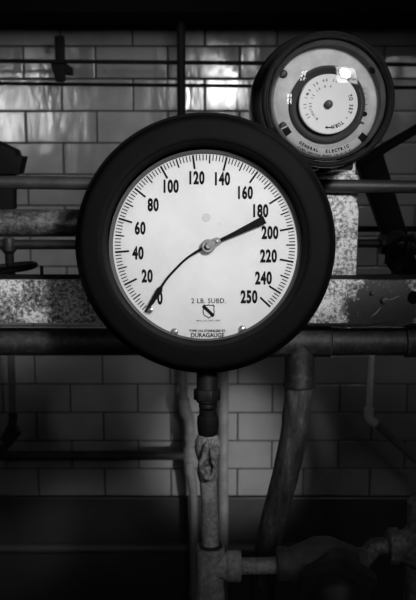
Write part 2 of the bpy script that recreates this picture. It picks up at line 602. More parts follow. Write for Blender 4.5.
# shield emblem: outline ring and diagonal band
bm = bmesh.new()
pc = D(208.6, 311.2)
sh = [(0, 0.0070), (0.0020, 0.0062), (0.0048, 0.0068), (0.0062, 0.0050), (0.0056, 0.0024), (0.0062, -0.0008), (0.0048, -0.0046), (0.0018, -0.0060), (0, -0.0076)]
sh = sh + [(-x, y) for x, y in sh[-2:0:-1]]
inn = [(x * 0.84, y * 0.84) for x, y in sh]
a0 = [bm.verts.new((pc.x + x, pc.y + y, 0.0003)) for x, y in sh]; a1 = [bm.verts.new((pc.x + x, pc.y + y, 0.0003)) for x, y in inn]
b0 = [bm.verts.new((pc.x + x, pc.y + y, 0.0001)) for x, y in sh]; b1 = [bm.verts.new((pc.x + x, pc.y + y, 0.0001)) for x, y in inn]
bridge(bm, a0, a1); bridge(bm, a0, b0); bridge(bm, a1, b1); bridge(bm, b0, b1)
m4 = Matrix.Translation((pc.x, pc.y, 0)) @ Matrix.Rotation(R(-44), 4, 'Z')
box(bm, (-0.0080, -0.0017, 0.0001), (0.0072, 0.0017, 0.0005), m4)
obj('emblem', bm, M['ink'], dial, world=False, smooth=False)
# screws and the little boss on the dial
def screw(bm, p, r, h, slot_a=0.5):
    m4 = Matrix.Translation(p) @ Matrix.Rotation(slot_a, 4, 'Z')
    lathe(bm, [(r, 0), (r, h * 0.4), (r * 0.85, h * 0.75), (r * 0.5, h * 0.97)], m4, 20)
    box(bm, (-r * 0.9, -r * 0.14, h * 0.6), (r * 0.9, r * 0.14, h * 1.02), m4)
for px, py, r, h in ((174.5, 331.8, 0.0038, 0.003), (242.2, 329.3, 0.0039, 0.003)):
    bm = bmesh.new(); screw(bm, D(px, py), r, h, random.random() * 3)
    obj('screw', bm, M['nickel'], dial, world=False)
bm = bmesh.new(); p = D(150.8, 309.8)
lathe(bm, [(0.0028, 0), (0.0028, 0.006), (0.0022, 0.0072), (0.0008, 0.0076)], Matrix.Translation(p), 20)
obj('stop_pin', bm, M['nickel'], dial, world=False)
bm = bmesh.new(); p = D(206.2, 217.6)
lathe(bm, [(0.0042, 0), (0.0040, 0.0006), (0.0031, 0.0006), (0.0028, 0.0002)], Matrix.Translation(p), 28)
lathe(bm, [(0.0008, 0), (0.0008, 0.0008)], Matrix.Translation(p + Vector((-0.0012, 0.001, 0))), 12)
obj('adjusting_boss', bm, M['boss'], dial, world=False)

# pointer: hub, spade needle, broad counterweight
ZP = 0.0050
def Q(x, y): return D(x, y, ZP)
def ribbon(bm, pts, ws, z0, z1):
    left, right = [], []
    for i, p in enumerate(pts):
        d = (pts[min(i + 1, len(pts) - 1)] - pts[max(i - 1, 0)]).normalized()
        n = Vector((-d.y, d.x, 0))
        left.append(p + n * ws[i] / 2); right.append(p - n * ws[i] / 2)
    a = [[bm.verts.new((q.x, q.y, z)) for q in row] for row in (left, right) for z in (z0, z1)]
    bridge(bm, a[0], a[1], False); bridge(bm, a[2], a[3], False); bridge(bm, a[1], a[3], False); bridge(bm, a[0], a[2], False)
    for k in (0, -1):
        bm.faces.new((a[0][k], a[1][k], a[3][k], a[2][k]))
bm = bmesh.new()
path = catmull([Q(206, 247), Q(199, 250.4), Q(192, 254.6), Q(185, 259.8), Q(176, 268.6), Q(167.5, 278), Q(161.8, 286.4)], 6)
n = len(path)
ws = [0.0034 - 0.0010 * min(1, i / n * 3) for i in range(n)]
path += [Q(161.0, 287.6), Q(159.8, 289.6), Q(155, 297.5), Q(150, 305), Q(145.6, 311.8)]
ws += [0.0034, 0.0062, 0.0050, 0.0036, 0.0008]
ribbon(bm, path, ws, ZP - 0.0005, ZP + 0.0006)
pointer = obj('pointer', bm, M['pointer'], gauge, world=False, smooth=False, label='thin curved black needle with spade tip')
bm = bmesh.new()
ribbon(bm, [Q(211, 244.8), Q(218, 241.4), Q(230, 236), Q(264.6, 219.6)], [0.0036, 0.0034, 0.0042, 0.0084], ZP + 0.0006, ZP + 0.0018)
obj('counterweight', bm, M['pointer'], pointer, world=False, smooth=False, label='broad black tapering counterweight')
bm = bmesh.new()
h0 = Q(208.2, 246.2); h1 = Q(216.6, 241.8)
lathe(bm, [(0.0068, -0.0045), (0.0068, 0.0026), (0.0060, 0.0034), (0.0048, 0.0034), (0.0045, 0.0000), (0.0032, 0.0000), (0.0030, 0.0046), (0.0022, 0.0052), (0.0012, 0.0052), (0.0010, 0.0036)], Matrix.Translation(h0), 40)
lathe(bm, [(0.0042, -0.0006), (0.0042, 0.0024), (0.0034, 0.0030)], Matrix.Translation(h1), 28)
ribbon(bm, [h0, h0.lerp(h1, 0.5), h1], [0.0122, 0.0100, 0.0082], ZP - 0.0004, ZP + 0.0020)
obj('hub', bm, M['steel_worn'], pointer, world=False, label='bright metal hub', angle=20)
bm = bmesh.new(); screw(bm, h1 + Vector((0, 0, 0.0028)), 0.0022, 0.0014, 0.4)
obj('screw', bm, M['nickel'], pointer, world=False)
bm = bmesh.new(); lathe(bm, [(0.0968, 0.0070), (0.0968, 0.0090)], seg=96)
obj('glass', bm, M['glass'], gauge, world=False, angle=20)
# stem below the case
bm = bmesh.new()
sy = D(207, 372, -0.02)
SM = Matrix.Translation((sy.x, -0.120, -0.02)) @ Matrix.Rotation(R(90), 4, 'X')      # local z runs down the gauge
lathe(bm, [(0.0108, -0.010), (0.0108, 0.041), (0.0085, 0.043), (0.0085, 0.047)], SM, 40)
stem = obj('stem', bm, M['black_iron'], gauge, world=False, label='black iron stem with hexagon nut')
bm = bmesh.new()
prism(bm, ngon(6, 0.0146, 0.2), 0.0275, 0.0395, SM, 0.0016)
obj('nut', bm, M['black_iron'], stem, world=False)
stem_end = GM @ (SM @ Vector((0, 0, 0.047)))

# ================================================================== gauge cock, riser, tee
YR = stem_end.y
def V(x, y): return P(x, y, YR)
down = Vector((0, 0, -1))
def vz(y): return V(208, y).z
def at_axis(y, xpx): return Vector((V(xpx, y).x, YR, vz(y)))
k = S(450, YR)
cock = thing('gauge_cock', 'small chipped gauge cock with loop handle directly beneath the large gauge', 'valve', at_axis(480, 208))
bm = bmesh.new()
top = at_axis(412, 207.8); zt = top.z
prof = [(8.6 * k, 0.003), (8.6 * k, -0.003), (10.4 * k, -0.005), (10.8 * k, -0.012), (10.0 * k, -0.0215), (9.0 * k, -0.024)]
m4 = Matrix.Translation(top)
lathe(bm, prof, m4, 40)
obj('collar', bm, M['black_iron'], cock, label='black collar')
bm = bmesh.new()
m4 = Matrix.Translation(top)
prof = [(8.0 * k, -0.023), (10.5 * k, -0.0255), (12.6 * k, -0.032), (13.2 * k, -0.038), (12.6 * k, -0.044), (10.6 * k, -0.0505), (9.6 * k, -0.053), (10.2 * k, -0.057), (10.9 * k, -0.062), (10.6 * k, -0.068), (9.4 * k, -0.073), (8.4 * k, -0.0745)]
lathe(bm, prof, m4, 40)
for v in bm.verts:
    v.co += (v.co - top).normalized() * 0.0009 * noise.noise(v.co * 160)
obj('body', bm, M['cock_paint'], cock)
# loop handle hanging in front of the body
bm = bmesh.new()
hc = at_axis(456, 208.5) + Vector((0, -0.0165, 0))
loop = [hc + Vector((0.0078 * math.sin(t) * (0.62 + 0.38 * (math.cos(t) < 0)), -0.002 * math.cos(t), 0.019 * math.cos(t))) for t in [2 * math.pi * i / 28 for i in range(29)]]
tube(bm, loop, 0.0026, 10)
lathe(bm, [(0.0042, -0.006), (0.0042, 0.004), (0.003, 0.006)], axis_matrix(hc + Vector((0, 0.004, 0.015)), (0, -1, 0)), 20)
obj('handle', bm, M['cock_paint'], cock)
ze = zt - 0.0745
bm = bmesh.new()
pb = at_axis(547, 210.6)
tube(bm, [Vector((top.x, YR, ze + 0.004)), Vector((V(209.4, 500).x, YR, vz(500))), pb + Vector((0, 0, -0.006))], 8.6 * S(510, YR), 32, 0.0005, 14, 120)
single('riser_pipe', bm, M['riser_paint'], 'short upright chipped pipe between the gauge cock and the cast tee', 'pipe', pb)
kt = S(560, YR)
tee = thing('pipe_tee', 'cast iron pipe tee at bottom centre under the short riser', 'pipe fitting', pb + Vector((0, 0, -0.09)))
bm = bmesh.new()
prof = [(8.8 * kt, 0.0), (13.6 * kt, 0.001), (14.2 * kt, -0.002), (14.2 * kt, -0.007), (13.4 * kt, -0.010), (13.2 * kt, -0.048), (14.2 * kt, -0.052), (14.2 * kt, -0.064), (9 * kt, -0.066)]
lathe(bm, prof, Matrix.Translation(pb), 48)
cb = Vector((pb.x, YR, P(224, 566, YR).z))
mx = axis_matrix(cb, (1, 0, 0))
lathe(bm, [(13 * kt, 0.004), (13.4 * kt, 0.0165), (15.4 * kt, 0.019), (15.6 * kt, 0.031), (14.6 * kt, 0.0325), (9 * kt, 0.0325)], mx, 40)
obj('body', bm, M['riser_paint'], tee)
bm = bmesh.new()
for i, zz in enumerate((-0.014, -0.020, -0.026, -0.032)):
    pass
lathe(bm, [(9.0 * kt, 0.0012), (11.6 * kt, 0.0012), (11.6 * kt, 0.0028), (9.0 * kt, 0.0034)], Matrix.Translation(pb), 36)
obj('thread_seal', bm, M['dark_iron'], tee, label='dark ring of pipe dope')
bm = bmesh.new()
tube(bm, [pb + Vector((0, 0, -0.062)), Vector((pb.x, pb.y, 0))], 8.6 * kt, 28, 0.0004, 60, 120)
obj('lower_nipple', bm, M['riser_paint'], tee)
# nipple to the globe valve
vx0 = V(276, 566).x
bm = bmesh.new()
tube(bm, [cb + Vector((0.028, 0, 0)), Vector((vx0 + 0.008, YR, cb.z + 0.001))], 8.3 * kt, 28, 0.0006, 10, 150)
single('pipe_nipple', bm, M['riser_paint'], 'short rough nipple joining the bottom tee to the big hexagon valve', 'pipe', cb + Vector((0.05, 0, 0)))

# big valve lying in the line, hexagon bonnet towards the viewer
vc = P(325, 562, YR)
vc.z = cb.z + 0.004
valve = thing('globe_valve', 'heavy dark valve with big hexagon cap at the bottom of the photo', 'valve', vc + Vector((0, 0, -0.05)))
bm = bmesh.new()
mx = axis_matrix(Vector((vx0, YR, vc.z - 0.001)), (1, 0, 0))
L = (V(367, 560).x - vx0)
lathe(bm, [(9 * kt, 0), (14.5 * kt, 0.0), (16.5 * kt, 0.003), (16.5 * kt, 0.010), (15.5 * kt, 0.013), (21 * kt, L * 0.30), (26 * kt, L * 0.42), (27 * kt, L * 0.5), (26 * kt, L * 0.60), (20 * kt, L * 0.78),
           (14.5 * kt, L * 0.9), (15.5 * kt, L * 0.92), (15.5 * kt, L - 0.001), (9 * kt, L)], mx, 48)
for v in bm.verts:
    v.co += Vector((0, 1, 1)) * 0.0008 * noise.noise(v.co * 120)
obj('body', bm, M['valve_iron'], valve)
bm = bmesh.new()
tube(bm, [vc + Vector((0, 0.004, -0.02)), Vector((vc.x, YR + 0.004, 0))], 9 * kt, 24)
obj('drain_leg', bm, M['valve_iron'], valve)
bm = bmesh.new()
bd = Vector((0.04, -1, -0.42)).normalized()
bmx = axis_matrix(Vector((P(331, 570, YR).x, YR, P(331, 570, YR).z + 0.002)), bd)
lathe(bm, [(31 * kt, 0.0), (33 * kt, 0.016), (30 * kt, 0.020)], bmx, 40)
prism(bm, ngon(6, 0.0455, R(20)), 0.017, 0.032, bmx, 0.0040)
bon = obj('bonnet', bm, M['bonnet_iron'], valve, label='big hexagon bonnet nut')
bm = bmesh.new()
lathe(bm, [(24 * kt, 0.030), (25 * kt, 0.036), (22 * kt, 0.044), (13 * kt, 0.052), (12 * kt, 0.066), (6 * kt, 0.068), (5 * kt, 0.082)], bmx, 40)
obj('gland', bm, M['dark_iron'], bon)
# nipple right and union by the frame edge
rz = P(375, 546, YR).z
bm = bmesh.new()
tube(bm, [Vector((vx0 + L - 0.006, YR, vc.z)), Vector((V(375, 546).x, YR, rz)), Vector((V(394, 545).x, YR, rz))], 8.4 * kt, 28, 0.0007, 8, 150)
single('pipe_nipple', bm, M['union_paint'], 'short rough nipple right of the big hexagon valve, leading to the edge', 'pipe', Vector((V(375, 546).x, YR, rz)))
un = thing('pipe_union', 'pale rough pipe union cut off by the bottom right edge', 'pipe fitting', Vector((V(420, 600).x, YR, rz - 0.06)))
mx = axis_matrix(Vector((V(387, 546).x, YR, rz)), (1, 0, 0))
bm = bmesh.new()
prism(bm, ngon(8, 18.5 * kt, R(22)), 0.001, 0.013, mx, 0.002)
obj('ring_nut', bm, M['union_paint'], un)
bm = bmesh.new()
lathe(bm, [(13 * kt, 0.012), (15 * kt, 0.014), (17 * kt, 0.019), (23 * kt, 0.026), (24 * kt, 0.050), (17 * kt, 0.060), (10 * kt, 0.062)], mx, 40)
lathe(bm, [(17 * kt, 0.0), (17 * kt, 0.08), (12 * kt, 0.085), (12 * kt, rz)], axis_matrix(mx @ Vector((0, 0, 0.038)), (0, 0, -1)), 32)
lathe(bm, [(14 * kt, 0.0), (15 * kt, 0.05), (11 * kt, 0.055)], axis_matrix(mx @ Vector((0, 0, 0.036)), (0, 0, 1)), 32)
obj('body', bm, M['union_paint'], un)
bm = bmesh.new()
c = mx @ Vector((0, 0, 0.04)); tube(bm, [c + Vector((0, 0, 0.05)), c + Vector((0, 0, 0.075))], 11 * kt, 24)
obj('plug', bm, M['union_paint'], un)

# ================================================================== steel angle bar, dark pipe, bracket plate
YB = 0.945
XL, XR = -WX, WX
zbt, zbb = P(208, 280, YB).z, P(208, 323.5, YB).z
stain_at = P(377, 296, YB)
base = Vector((0, YB, zbb))
rail = thing('steel_angle', 'long flat steel angle bar of peeling pale paint running behind the large gauge', 'steel bar', base)
def rel(p): return tuple(p - base)
M['bar_paint'] = peeling('peeling_bar_paint', 0.75, 0.02, 220, 0.48, patch=[(rel(P(383, 297, YB)), 0.029, 1.0), (rel(P(372, 314, YB)), 0.022, 0.7), (rel(P(402, 314, YB)), 0.014, 0.6), (rel(P(98, 300, YB)), 0.006, 0.5)], wear=24, soft=0.09)
bm = bmesh.new()
box(bm, (XL, YB, zbb), (XR, YB + 0.008, zbt), bev=0.0015)
obj('web', bm, M['bar_paint'], rail)
bm = bmesh.new()
box(bm, (XL, YB + 0.0075, zbt - 0.008), (XR, YB + 0.050, zbt - 0.0005), bev=0.0015)
obj('flange', bm, M['soot_dust'], rail, label='dark grimy top flange')
for px, py, r, mat in ((414, 297, 6.2, 'soot'), (384, 300, 3.6, 'dark_iron'), (372, 293, 2.2, 'dark_iron')):
    c = P(px, py, YB); s = S(py, YB)
    bm = bmesh.new()
    lathe(bm, [(r * s, -0.001), (r * s, 0.0025), (r * s * 0.8, 0.004), (r * s * 0.35, 0.0046)], axis_matrix(c, (0, -1, 0)), 24)
    obj('rivet', bm, M[mat], rail, label='dark rivet head')
bm = bmesh.new()
for (xa, ya), (xb, yb) in (((371, 317.5), (381, 308)), ((386, 301), (400, 296))):
    a, b = P(xa, ya, YB - 0.0003), P(xb, yb, YB - 0.0003)
    mid = [a.lerp(b, t) + Vector((0, 0, 0.0006 * math.sin(t * 9))) for t in (0, .2, .4, .6, .8, 1)]
    tube(bm, mid, [0.0002, 0.0005, 0.0007, 0.0006, 0.0006, 0.0002], 8)
obj('scratch', bm, M['pale_pipe'], rail, label='bright scratches in the dark oil stain')

# ledge strip behind the bar top
YP = 0.985
zc = P(208, 341.5, YP).z
rp = 13.6 * S(341, YP)
main = thing('steam_pipe', 'thick dark pipe running level just under the steel angle bar', 'pipe', (0, YP, zc))
bm = bmesh.new()
tube(bm, [(XL, YP, zc), (XR, YP, zc)], rp, 36, 0.0004, 120, 50)
obj('barrel', bm, M['steam_paint'], main)
bm = bmesh.new()
xc = P(404, 340, YP).x
lathe(bm, [(rp * 0.9, 0), (rp * 1.18, 0.001), (rp * 1.2, 0.004), (rp * 1.16, 0.006), (rp * 1.16, 0.036), (rp * 1.2, 0.038), (rp * 1.2, 0.042), (rp * 0.9, 0.043)], axis_matrix((xc, YP, zc), (1, 0, 0)), 36)
obj('coupling', bm, M['steam_paint'], main)
bm = bmesh.new()
xt0, xt1 = P(268, 340, YP).x, P(332, 340, YP).x
lathe(bm, [(rp * 0.9, 0), (rp * 1.16, 0.0005), (rp * 1.18, 0.003), (rp * 1.14, 0.007), (rp * 1.1, (xt1 - xt0) / 2), (rp * 1.14, xt1 - xt0 - 0.007), (rp * 1.18, xt1 - xt0 - 0.003), (rp * 0.9, xt1 - xt0)], axis_matrix((xt0, YP, zc), (1, 0, 0)), 36)
xd = P(299.5, 370, YP).x
zl = P(300, 386, YP).z
lathe(bm, [(rp * 1.1, 0), (rp * 1.12, zc - zl - 0.006), (rp * 1.2, zc - zl - 0.004), (rp * 1.2, zc - zl), (rp * 0.9, zc - zl + 0.0005)], axis_matrix((xd, YP, zc), (0, 0, -1)), 36)
obj('tee', bm, M['steam_paint'], main)
bm = bmesh.new()
pts = [Vector((xd, YP, zl + 0.01)), P(298, 400, YP), P(293, 440, YP), P(284, 480, YP), P(275, 515, YP), P(267, 550, YP), P(262, 590, YP), P(259, 640, YP), P(258, 700, YP), Vector((P(258, 700, YP).x, YP, 0.3)), Vector((P(258, 700, YP).x, YP, 0))]
pts = catmull(pts, 6)
tube(bm, pts, [rp * 1.08 - rp * 0.10 * min(1, i / 20) for i in range(len(pts))], 32, 0.0006, 2, 80)
single('drop_pipe', bm, M['drop_paint'], 'thick streaked pipe curving down from the tee below the gauge', 'pipe', P(300, 386, YP))

# bracket plate right of the gauge
YK = 0.988
M['plate_paint'] = peeling('peeling_plate_paint', 0.88, 0.03, 200, 0.455, wear=30, soft=0.09)
sc = P(330, 278, YK)
bm = bmesh.new()
def W2(px, py): p = P(px, py, YK); return (p.x, p.z)
poly = [W2(296, 279), W2(356, 279), W2(358.8, 211), W2(357, 203), W2(353.5, 197), W2(348, 193.5), W2(340, 192), W2(296, 190)]
m4 = Matrix(((1, 0, 0, 0), (0, 0, 1, 0), (0, 1, 0, 0), (0, 0, 0, 1)))
prism(bm, poly, YK, YK + 0.010, m4, 0.0012)
plate = single('bracket_plate', bm, M['plate_paint'], 'bright peeling plate with rounded shoulder standing right behind the gauge', 'bracket', sc)

# ================================================================== the smaller domed dial at upper right
YM = 0.90
mc = P(328.5, 100, YM)
km = S(100, YM)
MM = Matrix((Vector((1, 0, 0)), Vector((0, 0, 1)), Vector((0, -1, 0)))).transposed().to_4x4()
MM.translation = mc
meter = thing('dial_timer', 'small round timer with glass dome and white setting disc at upper right', 'timer', m4=MM)
def mp(px, py, z=0.0):
    p = P(px, py, YM - z)
    return Vector((p.x - mc.x, p.z - mc.z, z))
r = 67.3 * km
bm = bmesh.new()
lathe(bm, [(r * 0.3, -0.118), (r * 1.08, -0.118), (r * 1.11, -0.114), (r * 1.11, -0.074), (r * 1.07, -0.066), (r * 0.98, -0.052), (r * 0.97, -0.030), (r * 0.97, -0.016), (r * 0.90, -0.016)], Matrix(), 96, cap1=False)
body = obj('body', bm, M['meter_black'], meter, world=False)
bm = bmesh.new()
lathe(bm, [(r * 0.90, -0.016), (r * 0.985, -0.016), (r * 1.0, -0.013), (r * 1.0, -0.004), (r * 0.985, 0.0), (r * 0.955, 0.002), (r * 0.93, 0.0005), (r * 0.90, -0.004), (r * 0.90, -0.016)], Matrix(), 96, False, False)
bmesh.ops.remove_doubles(bm, verts=bm.verts[:], dist=1e-6)
obj('bezel_ring', bm, M['meter_black'], meter, world=False)
# glass dome
bm = bmesh.new()
rd = r * 0.925
dome = [(rd, -0.003), (rd * 0.992, 0.004), (rd * 0.965, 0.010), (rd * 0.91, 0.0145), (rd * 0.82, 0.0180), (rd * 0.70, 0.0207), (rd * 0.56, 0.0229), (rd * 0.42, 0.0244), (rd * 0.28, 0.0254), (rd * 0.14, 0.0260), (rd * 0.03, 0.0262)]
lathe(bm, dome, Matrix(), 96, False, True)
obj('glass_dome', bm, M['dome'], meter, world=False, angle=60)
# recessed pan and face plate
bm = bmesh.new()
lathe(bm, [(r * 0.90, -0.014), (r * 0.90, -0.0155), (r * 0.2, -0.0155), (r * 0.2, -0.0145), (r * 0.80, -0.0145), (r * 0.82, -0.012), (r * 0.88, -0.010)], Matrix(), 96, False, False)
face = obj('face_plate', bm, M['plate_metal'], meter, world=False, label='grey metal face plate')
bm = bmesh.new()
ZF = -0.0143
dc = mp(328.4, 104.2, -0.006)
gm = Matrix.Translation((dc.x, dc.y, 0))
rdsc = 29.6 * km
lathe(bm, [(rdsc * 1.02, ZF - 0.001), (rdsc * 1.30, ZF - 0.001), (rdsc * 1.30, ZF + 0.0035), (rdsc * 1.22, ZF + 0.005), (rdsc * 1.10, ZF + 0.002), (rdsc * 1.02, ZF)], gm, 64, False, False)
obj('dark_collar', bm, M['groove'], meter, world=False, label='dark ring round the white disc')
bm = bmesh.new()
lathe(bm, [(rdsc * 0.9, ZF), (rdsc, -0.0075), (rdsc, -0.006), (rdsc * 0.98, -0.0055)], gm, 72)
disc = obj('setting_disc', bm, M['disc_white'], meter, world=False, label='white setting disc with lettering round the rim')
bm = bmesh.new()
lathe(bm, [(0.0042, -0.006), (0.0042, -0.002), (0.0030, -0.0012)], gm, 28)
obj('shaft', bm, M['dark_iron'], disc, world=False)
ZT = Matrix.Translation((dc.x, dc.y, -0.0054))
bm = arc_text('TO SET - TURN', rdsc * 0.78, -28, 8.2, 0.0041, 0.75, 0.04, ZT, 1)
obj('lettering', bm, M['ink'], disc, world=False, smooth=False)
bm = bmesh.new()
for s, rr, mid, step, h in (('60 50 40 30', 0.80, 112, 8.2, 0.0030), ('20 15 10', 0.80, 185, 8.2, 0.0030), ('12 10 8 6', 0.60, 122, 9.5, 0.0026), ('MINUTES', 0.62, 205, 9, 0.0026)):
    add(bm, arc_text(s, rdsc * rr, mid, step, h, 0.8, 0.03, ZT, 1))
obj('lettering', bm, M['ink_soft'], disc, world=False, smooth=False)
bm = bmesh.new()
ar = [(-0.0040, 0), (-0.0012, 0.0017), (-0.0012, 0.0006), (0.0036, 0.0006), (0.0036, -0.0006), (-0.0012, -0.0006), (-0.0012, -0.0017)]
pa = mp(328.5, 127.5, -0.0054) - Vector((0, 0, 0))
prism(bm, ar, 0, 0.0002, Matrix.Translation((pa.x, pa.y, -0.0054)))
obj('arrow', bm, M['ink'], disc, world=False, smooth=False)
# curved name plate along the bottom, scale strip on the right
def arc_strip(r0, r1, a0, a1, z0, z1, n=40):
    b = bmesh.new()
    rows = []
    for rr, zz in ((r0, z0), (r0, z1), (r1, z1), (r1, z0)):
        rows.append([b.verts.new((dc.x + rr * math.cos(R(a0 + (a1 - a0) * i / n)), dc.y + rr * math.sin(R(a0 + (a1 - a0) * i / n)), zz)) for i in range(n + 1)])
    for i in range(4): bridge(b, rows[i], rows[(i + 1) % 4], False)
    for kk in (0, -1): b.faces.new([rw[kk] for rw in rows])
    return b
npl = obj('name_plate', arc_strip(44 * km, 53.5 * km, 207, 322, -0.0118, -0.0108), M['label_white'], meter, world=False, label='curved pale name plate with printed letters')
ZN = Matrix.Translation((dc.x, dc.y, -0.0107))
obj('lettering', arc_text('GENERAL  ELECTRIC', 46.6 * km, 266, 3.9, 0.0036, 0.85, 0.05, ZN, -1), M['ink'], npl, world=False, smooth=False)
obj('lettering', arc_text('TIME SWITCH MADE IN U.S.A.', 51.2 * km, 268, 2.55, 0.0021, 0.9, 0.05, ZN, -1), M['ink'], npl, world=False, smooth=False)
for a in (213, 318):
    bm = bmesh.new()
    add(bm, arc_strip(45.2 * km, 52.6 * km, a - 4.5, a + 4.5, -0.0107, -0.0104, 6))
    obj('black_panel', bm, M['ink'], npl, world=False, smooth=False)
stp = obj('scale_strip', arc_strip(34.5 * km, 42.5 * km, -26, 26, -0.0118, -0.0105), M['label_white'], meter, world=False, label='short pale curved scale strip')
bm = bmesh.new()
for i in range(17):
    a = R(-8 + i * 2)
    m4 = Matrix.Translation((dc.x, dc.y, 0)) @ Matrix.Rotation(a, 4, 'Z')
    box(bm, (35 * km, -0.00025, -0.0104), ((40 if i % 4 == 0 else 38) * km, 0.00025, -0.0101), m4)
lathe(bm, [(2.6 * km, -0.0105), (2.6 * km, -0.0098)], Matrix.Translation((dc.x + 37.5 * km, dc.y - 9.5 * km, 0)), 16)
obj('scale_marks', bm, M['ink'], stp, world=False, smooth=False)
for px, py in ((283.5, 74), (283, 126), (373, 70)):
    bm = bmesh.new(); q = mp(px, py, -0.0143)
    screw(bm, q, 0.0042, 0.003, 0.7)
    obj('screw', bm, M['dark_iron'], face, world=False)
# lugs under the body and mounting foot
bm = bmesh.new()
for px in (310, 344):
    q = mp(px, 161, -0.02)
    box(bm, (q.x - 0.009, q.y - 0.010, -0.030), (q.x + 0.009, q.y + 0.012, -0.012), bev=0.003)
obj('lug', bm, M['meter_black'], meter, world=False)
bm = bmesh.new()
# pale arm that carries the timer, seen below it
a0, a1 = P(318, 150, 0.99), P(359, 196, 0.99)
a2 = P(318, 175, 0.99)
box(bm, (a0.x, 0.9985, a1.z - 0.006), (a1.x, 1.026, a2.z), bev=0.001)
box(bm, (a0.x, 1.0185, a2.z - 0.004), (a1.x, 1.026, a0.z + 0.03), bev=0.001)
obj('mounting_arm', bm, M['plate_paint'], plate, label='narrow arm reaching up behind the round timer')

# ================================================================== pipes behind the gauge
Y1 = 0.9805
bm = bmesh.new()
pl, pr = P(0, 182.3, Y1), P(416, 186.8, Y1)
dv = (pr - pl) / (pr.x - pl.x)
tube(bm, [pl + dv * (XL - pl.x), pr + dv * (XR - pr.x)], 6.6 * S(184, Y1), 28, 0.0002, 100, 60)
single('water_pipe', bm, M['grey_pipe'], 'slim grey pipe crossing behind the gauge, above the thicker chipped pipe', 'pipe', pl)
Y2 = 1.018
bm = bmesh.new()
z2 = P(40, 223, Y2).z
tube(bm, [(XL, Y2, z2), (P(346, 223, Y2).x, Y2, z2)], 13.6 * S(223, Y2), 36, 0.0004, 100, 60)
single('insulated_pipe', bm, M['pipe_chipped'], 'thick chipped silver pipe left of the gauge, above the steel angle bar', 'pipe', (P(0, 223, Y2).x, Y2, z2))

# dark switch box upper left
YX = 1.30
def poly_thing(name, pts, Y, th, mat, label, cat, group=None, bev=0.002):
    ps = [P(x, y, Y) for x, y in pts]
    b = bmesh.new()
    prism(b, [(p.x, p.z) for p in ps], Y, Y + th, Matrix(((1, 0, 0, 0), (0, 0, 1, 0), (0, 1, 0, 0), (0, 0, 0, 1))), bev)
    return b
sb = thing('switch_box', 'black sheet metal box with sloping lid at left edge above the slim pipe', 'box', P(0, 210, YX))
obj('body', poly_thing('', [(-30, 158), (13.5, 158), (13.5, 210), (-30, 210)], YX, 0.025, None, '', ''), M['sooty_steel'], sb)
obj('lid', poly_thing('', [(-30, 130), (-3, 142), (15, 150), (16.5, 156), (23, 156.5), (19, 174), (-30, 176)], YX - 0.008, 0.038, None, '', ''), M['sooty_steel'], sb)

# left low fittings between the chipped pipe and the bar
YL = 1.25
lv = thing('stop_valve', 'small dark stop valve with handwheel at left edge behind the bar', 'valve', P(9, 272, YL))
bm = bmesh.new()
q1 = P(84, 244.5, YL); q0 = Vector((XL, YL, q1.z))
tube(bm, [q0, q1], 5 * S(244, YL), 20); obj('arm_pipe', bm, M['dark_iron'], lv)
bm = bmesh.new()
c = P(9, 246, YL); s = S(246, YL)
lathe(bm, [(5.5 * s, 0.012), (7 * s, 0.006), (7.5 * s, -0.006), (4.5 * s, -0.012), (4.2 * s, -0.040), (6 * s, -0.042), (6 * s, -0.052), (3 * s, -0.054)], Matrix.Translation(c), 28)
obj('body', bm, M['grey_pipe'], lv)
bm = bmesh.new()
wc = P(10, 268, YL - 0.03)
ring = [wc + Vector((0.036 * math.cos(t), 0.030 * math.sin(t), 0.004 * math.cos(t))) for t in [2 * math.pi * i / 36 for i in range(37)]]
tube(bm, ring, 0.0045, 12)
for i in range(4):
    t = i * math.pi / 2 + 0.3
    tube(bm, [wc, wc + Vector((0.036 * math.cos(t), 0.030 * math.sin(t), 0.004 * math.cos(t)))], 0.003, 8)
obj('handwheel', bm, M['dark_iron'], lv)
bm = bmesh.new()
q = Vector((P(42, 279, 0.98).x, 0.98, zbt)); tube(bm, [q, Vector((q.x, q.y, P(42, 266, 0.98).z))], 1.7 * S(270, 0.98), 12)
single('stud_bolt', bm, M['sooty_steel'], 'short dark stud standing behind the bar left of the gauge', 'bolt', q)

# right: dark braces and valve
YD = 1.45
br = thing('angle_brace', 'black angled steel brace forming a wedge right of the round timer', 'brace', P(385, 200, YD))
obj('upper_arm', poly_thing('', [(354, 163), (416, 127), (470, 96), (470, 106), (416, 135), (386, 153), (362, 168)], YD, 0.05, None, '', ''), M['sooty_steel'], br)
obj('lower_arm', poly_thing('', [(359, 163), (383, 152), (409, 237), (826, 1600), (803, 1600), (387, 240)], YD + 0.012, 0.05, None, '', ''), M['sooty_steel'], br)
YV = 1.35
gv = thing('gate_valve', 'dark gate valve with handwheel at right edge above the bar', 'valve', P(396, 275, YV))
s = S(245, YV)
bm = bmesh.new()
tube(bm, [P(358, 243.5, YV), Vector((XR, YV, P(358, 243.5, YV).z))], 4.2 * s, 20); obj('pipe', bm, M['dark_iron'], gv)
bm = bmesh.new()
c = P(397, 244, YV)
lathe(bm, [(6 * s, -17 * s), (10 * s, -17 * s), (10.5 * s, -13 * s), (8 * s, -11 * s), (13 * s, -5 * s), (14 * s, 0), (13 * s, 5 * s), (8 * s, 11 * s), (10.5 * s, 13 * s), (10 * s, 17 * s), (6 * s, 17 * s)], axis_matrix(c, (1, 0, 0)), 32)
lathe(bm, [(12 * s, 0), (10 * s, 14 * s), (12 * s, 16 * s), (12 * s, 20 * s), (6 * s, 22 * s), (4 * s, 34 * s)], axis_matrix(c, (0, 0, -1)), 32)
obj('body', bm, M['dark_iron'], gv)
bm = bmesh.new()
wc = c + Vector((0, -0.06, -0.012))
